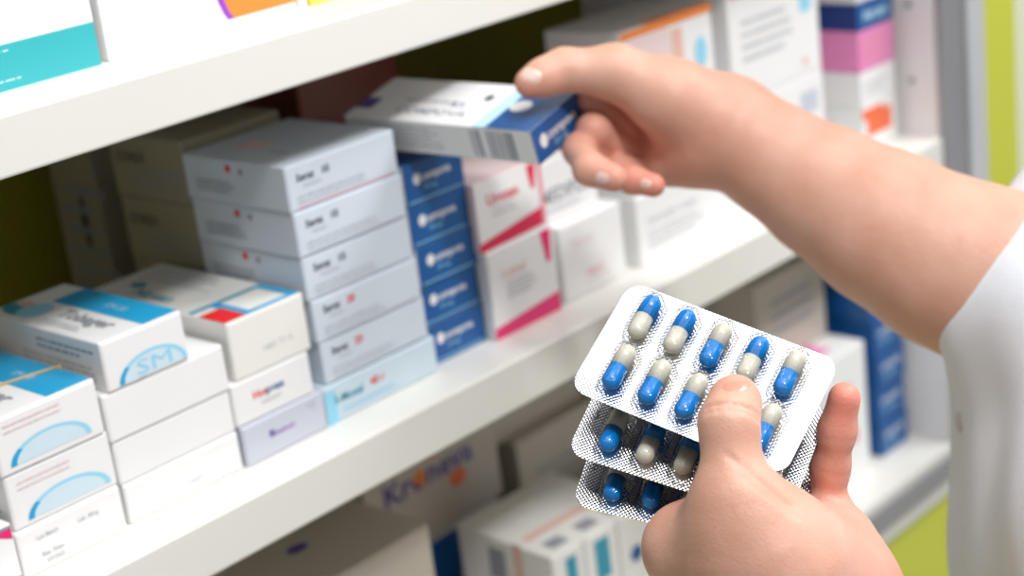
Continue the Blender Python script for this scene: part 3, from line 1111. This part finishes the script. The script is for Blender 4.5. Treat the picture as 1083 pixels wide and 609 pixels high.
# thumb base
chain(L, [(850, 700, .690, .024), (812, 596, .662, .0235), (780, 545, .653, .0165)], .030)
L.cone(W(782, 570, .663), W(724, 577, .679), .0200, .0132, .016)
L.cone(W(775, 600, .672), W(742, 592, .682), .0220, .0160, .016)
L.cone(W(724, 577, .680), W(726, 582, .712), .0130, .0125, .012)
# wrist and forearm
chain(L, [(852, 690, .705, .028), (868, 765, .705, .0265)], .012)
# thumb
finger(L, [(792, 570, .654, .0175), (776, 520, .650, .0124), (771, 448, .655, .0110), (777, 426, .664, .0096), (777, 421, .669, .0090)], .010)
# fingers behind the packs
finger(L, [(722, 574, .715, .0115), (712, 512, .752, .0095), (735, 440, .762, .0085), (752, 400, .752, .0075)], .006)
finger(L, [(775, 585, .735, .0115), (772, 512, .764, .0095), (790, 436, .768, .0085), (800, 385, .756, .0075)], .006)
finger(L, [(830, 575, .735, .0110), (830, 510, .756, .0092), (838, 445, .752, .0082), (842, 405, .740, .0072)], .006)
finger(L, [(873, 560, .714, .0100), (875, 535, .712, .0076), (878, 493, .706, .0075), (885, 456, .699, .0072), (893, 421, .694, .0066)], .005)
toward = -VIEW
for (x, y, d), (x2, y2, d2), R in [((876, 489, .706), (887, 455, .699), .0085), ((887, 457, .699), (893, 425, .694), .008), ((875, 530, .712), (876, 495, .706), .010)]:
    L.crease(W(x, y, d), W(x2, y2, d2) - W(x, y, d), toward, R, .0004, .0006)
    L.crease(W(x, y + 4, d), W(x2, y2, d2) - W(x, y, d), toward, R, .00015, .0006)
L.crease(W(770, 440, .654), W(772, 425, .66) - W(771, 450, .654), toward, .012, .0016, .0009)
L.crease(W(770, 449, .654), W(772, 425, .66) - W(771, 450, .654), toward, .012, .0011, .0008)
L.crease(W(800, 507, .650), W(806, 500, .65) - W(796, 512, .65), toward, .014, .0008, .0011)
L.crease(W(806, 520, .648), W(812, 512, .65) - W(800, 528, .65), toward, .013, .0006, .0010)
# palm lines
for a_, b_, am in [((862, 560, .69), (905, 590, .69), .0012), ((858, 575, .68), (885, 640, .68), .0010)]:
    pa, pb = W(*a_), W(*b_)
    dirn = pb - pa
    nn = np.cross(dirn, VIEW)
    for t in np.linspace(0, 1, 5):
        L.crease(pa + dirn * t, nn, toward, .012, am * .6, .0011)
# the packs press into the palm: a slot where each sheet enters the skin
for t in PACKS:
    mi = np.array(t.matrix_world.inverted())
    lo_i = np.zeros(3, int)
    ax = [(L.lo[k] + np.arange(L.n[k]) * L.vox).astype(np.float32) for k in range(3)]
    X, Y, Z = np.meshgrid(*ax, indexing='ij')
    lx, ly, lz = [mi[k, 0] * X + mi[k, 1] * Y + mi[k, 2] * Z + mi[k, 3] for k in range(3)]
    q = np.maximum(np.maximum(np.abs(lx) - BLW / 2 - .0005, np.abs(ly) - BLH / 2 - .0005), np.abs(lz - .0003) - .0013)
    L.D = np.maximum(L.D, -q).astype(np.float32)
VL, FL = L.mesh()
print('left hand', VL.shape)

# ---- right hand and forearm
pts_all = [W(x, y, d) for x, y, d in [(540, 30, .98), (1160, 420, .78), (540, 220, .88), (1160, 160, .95)]]
lo = np.min(pts_all, 0) - .03
hi = np.max(pts_all, 0) + .03
Rr = SDF(lo, hi, .00125)
chain(Rr, [(1130, 338, .865, .046), (1060, 298, .875, .045), (1000, 276, .885, .0425), (935, 240, .900, .039), (872, 202, .915, .0335), (815, 167, .925, .0280)], .010)
Rr.cone(W(815, 167, .925), W(765, 137, .930), .0280, .0255, .012)
# palm body (mostly behind the thumb) and heel
chain(Rr, [(768, 138, .930, .0255), (725, 125, .948, .0205), (680, 122, .965, .0140)], .010)
chain(Rr, [(765, 140, .930, .0235), (735, 158, .932, .0195), (705, 172, .938, .0130)], .010)
chain(Rr, [(765, 135, .930, .0235), (720, 142, .948, .0170), (682, 142, .958, .0120)], .010)
# thumb and its base
chain(Rr, [(768, 134, .924, .0250), (710, 104, .917, .0195), (652, 77, .915, .0140)], .012)
finger(Rr, [(650, 76, .915, .0138), (597, 74, .912, .0112), (575, 82, .908, .0098), (560, 88, .905, .0080)], .008)
# index: behind the box end, tip under the box
finger(Rr, [(690, 160, .955, .0110), (660, 134, .944, .0094), (626, 102, .934, .0090), (606, 112, .955, .0085), (588, 132, .968, .0072)], .0015)
# middle
finger(Rr, [(692, 168, .952, .0105), (652, 154, .940, .0086), (628, 137, .926, .0086), (613, 138, .950, .0080), (598, 148, .966, .0070)], .0015)
# ring
finger(Rr, [(697, 172, .955, .0105), (650, 164, .950, .0086), (613, 158, .925, .0086), (624, 179, .904, .0084), (649, 188, .897, .0074)], .0015)
# little
finger(Rr, [(712, 178, .940, .0100), (680, 176, .944, .0080), (655, 181, .930, .0078), (669, 190, .914, .0071), (691, 196, .906, .0064)], .0012)
Rr.crease(W(760, 150, .905), W(790, 160, .92) - W(750, 135, .92), toward, .026, .0006, .0014)
Rr.crease(W(626, 180, .918), W(650, 188, .911) - W(620, 170, .918), toward, .009, .0008, .0008)
VR, FR = Rr.mesh()
print('right arm', VR.shape)

# ---- rest of the body (inside the coat, mostly outside the frame), coarse
TC = W(1322, 505, .88)           # centre of the trunk
CH = W(1322, 480, .88)           # chest
NK = W(1475, 75, .96)            # base of the neck
SHR = W(1350, 65, .95)           # right shoulder
ELR = W(1150, 345, .865)         # right elbow
TC[2] = 0
trunk = lambda z, r=0: np.array([TC[0], TC[1], z])
SHL = NK + np.array([-.08, -.17, -.03])
WRL = W(866, 756, .705)
ELL = W(1050, 1000, .76)
B = SDF([TC[0] - .45, TC[1] - .50, .0], [TC[0] + .45, TC[1] + .40, 1.90], .007)
B.cone(trunk(.98), CH, .115, .100, .05)
B.cone(CH, NK, .100, .085, .05)
B.cone(NK, SHR, .07, .048, .05)
B.cone(NK, SHL, .07, .048, .05)
B.cone(SHR, ELR, .047, .042, .02)
B.cone(SHL, ELL, .047, .038, .02)
B.cone(ELL, WRL, .038, .0275, .01)
HD = NK + np.array([.03, .04, .20])
B.cone(NK, HD, .055, .050, .03)
B.cone(HD + [0, 0, .02], HD + [-.01, .02, .10], .072, .085, .03)
for sx in (-.066, .066):
    B.cone(trunk(.93) + [0, sx, 0], trunk(.52) + [0, sx, 0], .070, .052, .03)
    B.cone(trunk(.52) + [0, sx, 0], trunk(.08) + [0, sx, 0], .055, .038, .02)
    B.cone(trunk(.05) + [.02, sx, 0], trunk(.04) + [-.15, sx, 0], .045, .035, .02)
VB, FB = B.mesh()

person = thing('person', 'person in a white coat holding blister packs and reaching for a box', 'person', None, (float(TC[0]), float(TC[1]), 0))
V = np.concatenate([VL, VR, VB])
F = np.concatenate([FL, FR + len(VL), FB + len(VL) + len(VR)])
off = np.array([TC[0], TC[1], 0])
me = bpy.data.meshes.new('body')
me.from_pydata((V - off).tolist(), [], F.tolist())
me.update()
fl = np.zeros(len(V), np.float32)
for (x, y, d), R, a in [((895, 420, .69), .020, .75), ((884, 470, .69), .022, .18), ((872, 545, .70), .028, .45), ((715, 545, .69), .018, .35), ((900, 600, .69), .04, .30),
                        ((655, 190, .905), .018, .6), ((690, 195, .905), .016, .7), ((612, 150, .93), .02, .45), ((555, 92, .90), .012, .4), ((620, 105, .95), .02, .5), ((650, 135, .95), .03, .5), ((735, 175, .92), .03, .30),
                        ((770, 410, .665), .010, .15)]:
    q = ((V - W(x, y, d)) ** 2).sum(1)
    fl = np.maximum(fl, a * np.exp(-q / R ** 2))
at = me.attributes.new('flush', 'FLOAT', 'POINT')
at.data.foreach_set('value', fl.astype(np.float32))
body = obj('body', me, 'skin', person, smooth=True)


# nails: patches that follow the skin, with a rounded outline
from mathutils.bvhtree import BVHTree
BV = BVHTree.FromPolygons([Vector(v) for v in V.tolist()], F.tolist())
EYE = Vector((0, 0, CAMZ))


def nail(m_, px, py, rx, ry, rot, lift=.0004):
    c, s_ = math.cos(math.radians(rot)), math.sin(math.radians(rot))
    bm = bmesh.new()
    n, rings = 24, 5
    rows = []
    for k in range(rings + 1):
        row = []
        for i in range(n if k else 1):
            a = 2 * math.pi * i / n
            ca, sa = math.cos(a), math.sin(a)
            ex_ = abs(ca) ** .75 * (1 if ca > 0 else -1) * rx * k / rings
            ey_ = abs(sa) ** .75 * (1 if sa > 0 else -1) * ry * k / rings
            x, y = px + ex_ * c - ey_ * s_, py + ex_ * s_ + ey_ * c
            dr = (Vector(W(x, y, 1.)) - EYE).normalized()
            h, nn, _, _ = BV.ray_cast(EYE, dr)
            if h is None or (row and k and (h - row[0].co - Vector(off)).length > .04):
                h, nn = Vector(W(px, py, .9)), -dr
            row.append(bm.verts.new(h - dr * (lift * (1 - .8 * (k / rings) ** 3)) - Vector(off)))
        rows.append(row)
    for i in range(n):
        bm.faces.new((rows[0][0], rows[1][i], rows[1][(i + 1) % n]))
        for k in range(1, rings):
            bm.faces.new((rows[k][i], rows[k + 1][i], rows[k + 1][(i + 1) % n], rows[k][(i + 1) % n]))
    bmesh.ops.recalc_face_normals(bm, faces=bm.faces)
    bm.normal_update()
    bm.faces.ensure_lookup_table()
    if bm.faces[0].normal.dot(Vector(W(px, py, 1.)) - EYE) > 0:
        bmesh.ops.reverse_faces(bm, faces=bm.faces)
    return obj('nail', bm, m_, person, smooth=True)


nail('nailw', 562, 80, 11, 8, 14, .0006)
nail('nailw', 637, 188, 7, 6, 18)
nail('nailw', 683, 194, 6, 5, 12)
nail('nail', 779, 408, 15, 5.5, -4, .0005)

# ---- the coat: trunk and right sleeve
Cc = SDF([TC[0] - .38, TC[1] - .48, .48], [TC[0] + .42, TC[1] + .36, 1.70], .0045)
Cc.cone(trunk(.52), trunk(.95), .190, .155, .03)
Cc.cone(trunk(.95), CH, .155, .138, .05)
Cc.cone(CH, NK, .138, .100, .05)
Cc.cone(NK, SHR, .085, .065, .05)
Cc.cone(NK, SHL, .085, .065, .05)
sl_end = W(1119, 323, .868)
Cc.cone(SHR, sl_end, .064, .057, .025)
Cc.cone(sl_end, sl_end + (SHR - sl_end) * .02, .0590, .0590, .002)
Cc.cone(SHL, SHL + (ELL - SHL) * .85, .064, .058, .025)
VC, FC = Cc.mesh(3)
# folds
q = VC - np.array([TC[0] + .03, TC[1], 0])
ang = np.arctan2(q[:, 1], q[:, 0])
nrm = np.stack([q[:, 0], q[:, 1], np.zeros(len(q))], 1)
nrm /= np.linalg.norm(nrm, axis=1)[:, None]
fold = .0042 * np.sin(ang * 9 + 5 * np.sin(VC[:, 2] * 7)) * np.sin(VC[:, 2] * 9 + ang * 2) + .0013 * np.sin(ang * 23 + VC[:, 2] * 31) + .0022 * np.sin(ang * 13 - VC[:, 2] * 47 + 3 * np.sin(ang * 4))
VC = VC + nrm * fold[:, None]
me = bpy.data.meshes.new('white_coat')
me.from_pydata((VC - off).tolist(), [], FC.tolist())
me.update()
coat = obj('white_coat', me, 'coat', person, smooth=True)
# a small button near the side edge of the coat, lying on the cloth
BC = BVHTree.FromPolygons([Vector(v) for v in VC.tolist()], FC.tolist())
dr = (Vector(W(1016, 447, 1.)) - EYE).normalized()
h, nn, _, _ = BC.ray_cast(EYE, dr)
if h is not None:
    if nn.dot(dr) > 0:
        nn = -nn
    bm = bmesh.new()
    prev = None
    for rr, zz_ in ((.0052, -.001), (.0055, .0004), (.0050, .0016), (.0040, .0020), (.0034, .0013), (.0008, .0012)):
        ring = [bm.verts.new((rr * math.cos(2 * math.pi * i / 24), rr * math.sin(2 * math.pi * i / 24), zz_)) for i in range(24)]
        if prev:
            for i in range(24):
                bm.faces.new((prev[i], prev[(i + 1) % 24], ring[(i + 1) % 24], ring[i]))
        prev = ring
    bm.faces.new(prev)
    rot = nn.to_track_quat('Z', 'Y').to_matrix().to_4x4()
    bmesh.ops.transform(bm, matrix=Matrix.Translation(h - Vector(off)) @ rot, verts=bm.verts)
    obj('button', bm, 'button', coat, smooth=True)

# ------------------------------------------------------------------ lights
def area(name, loc, target, sx, sy, power, col=(1, 1, 1)):
    l = bpy.data.lights.new(name, 'AREA')
    l.shape = 'RECTANGLE'
    l.size, l.size_y = sx, sy
    l.energy = power
    l.color = col
    o = bpy.data.objects.new(name, l)
    COL.objects.link(o)
    o.location = loc
    dv = Vector(target) - Vector(loc)
    o.rotation_euler = dv.to_track_quat('-Z', 'Y').to_euler()
    return o


area('ceiling_lamp', (.55, .02, CAMZ + 1.40), (.55, .02, 0), 1.4, .90, 19)
area('ceiling_lamp', (.20, -.72, CAMZ + 1.40), (.58, .72, CAMZ - .25), .30, .25, 32)
area('ceiling_lamp', (2.2, -.5, CAMZ + 1.40), (1.8, .4, CAMZ - .4), 1.2, .6, 50)  # added lamp, brightens the right arm, coat and lime panel
wd = bpy.data.worlds.new('room')
SC.world = wd
wd.use_nodes = True
wd.node_tree.nodes['Background'].inputs[0].default_value = (.97, .98, 1, 1)
wd.node_tree.nodes['Background'].inputs[1].default_value = .29

# ------------------------------------------------------------------ camera
cam = bpy.data.cameras.new('camera')
cam.sensor_width = 36
cam.lens = FPX / 1083 * 36
cam.clip_start = .02
cam.dof.use_dof = True
cam.dof.focus_distance = .700
cam.dof.aperture_fstop = 6.0
cam.dof.aperture_blades = 7
co = bpy.data.objects.new('camera', cam)
COL.objects.link(co)
r, dn, fw = CM
co.matrix_world = Matrix(((r[0], -dn[0], -fw[0], 0), (r[1], -dn[1], -fw[1], 0), (r[2], -dn[2], -fw[2], CAMZ), (0, 0, 0, 1)))
SC.camera = co
SC.view_settings.view_transform = 'Standard'
SC.view_settings.look = 'None'
SC.view_settings.gamma = 1
SC.view_settings.exposure = -0.14
SC.view_settings.use_curve_mapping = False
SC.cycles.use_denoising = True
SC.cycles.max_bounces = 10
SC.cycles.transparent_max_bounces = 16
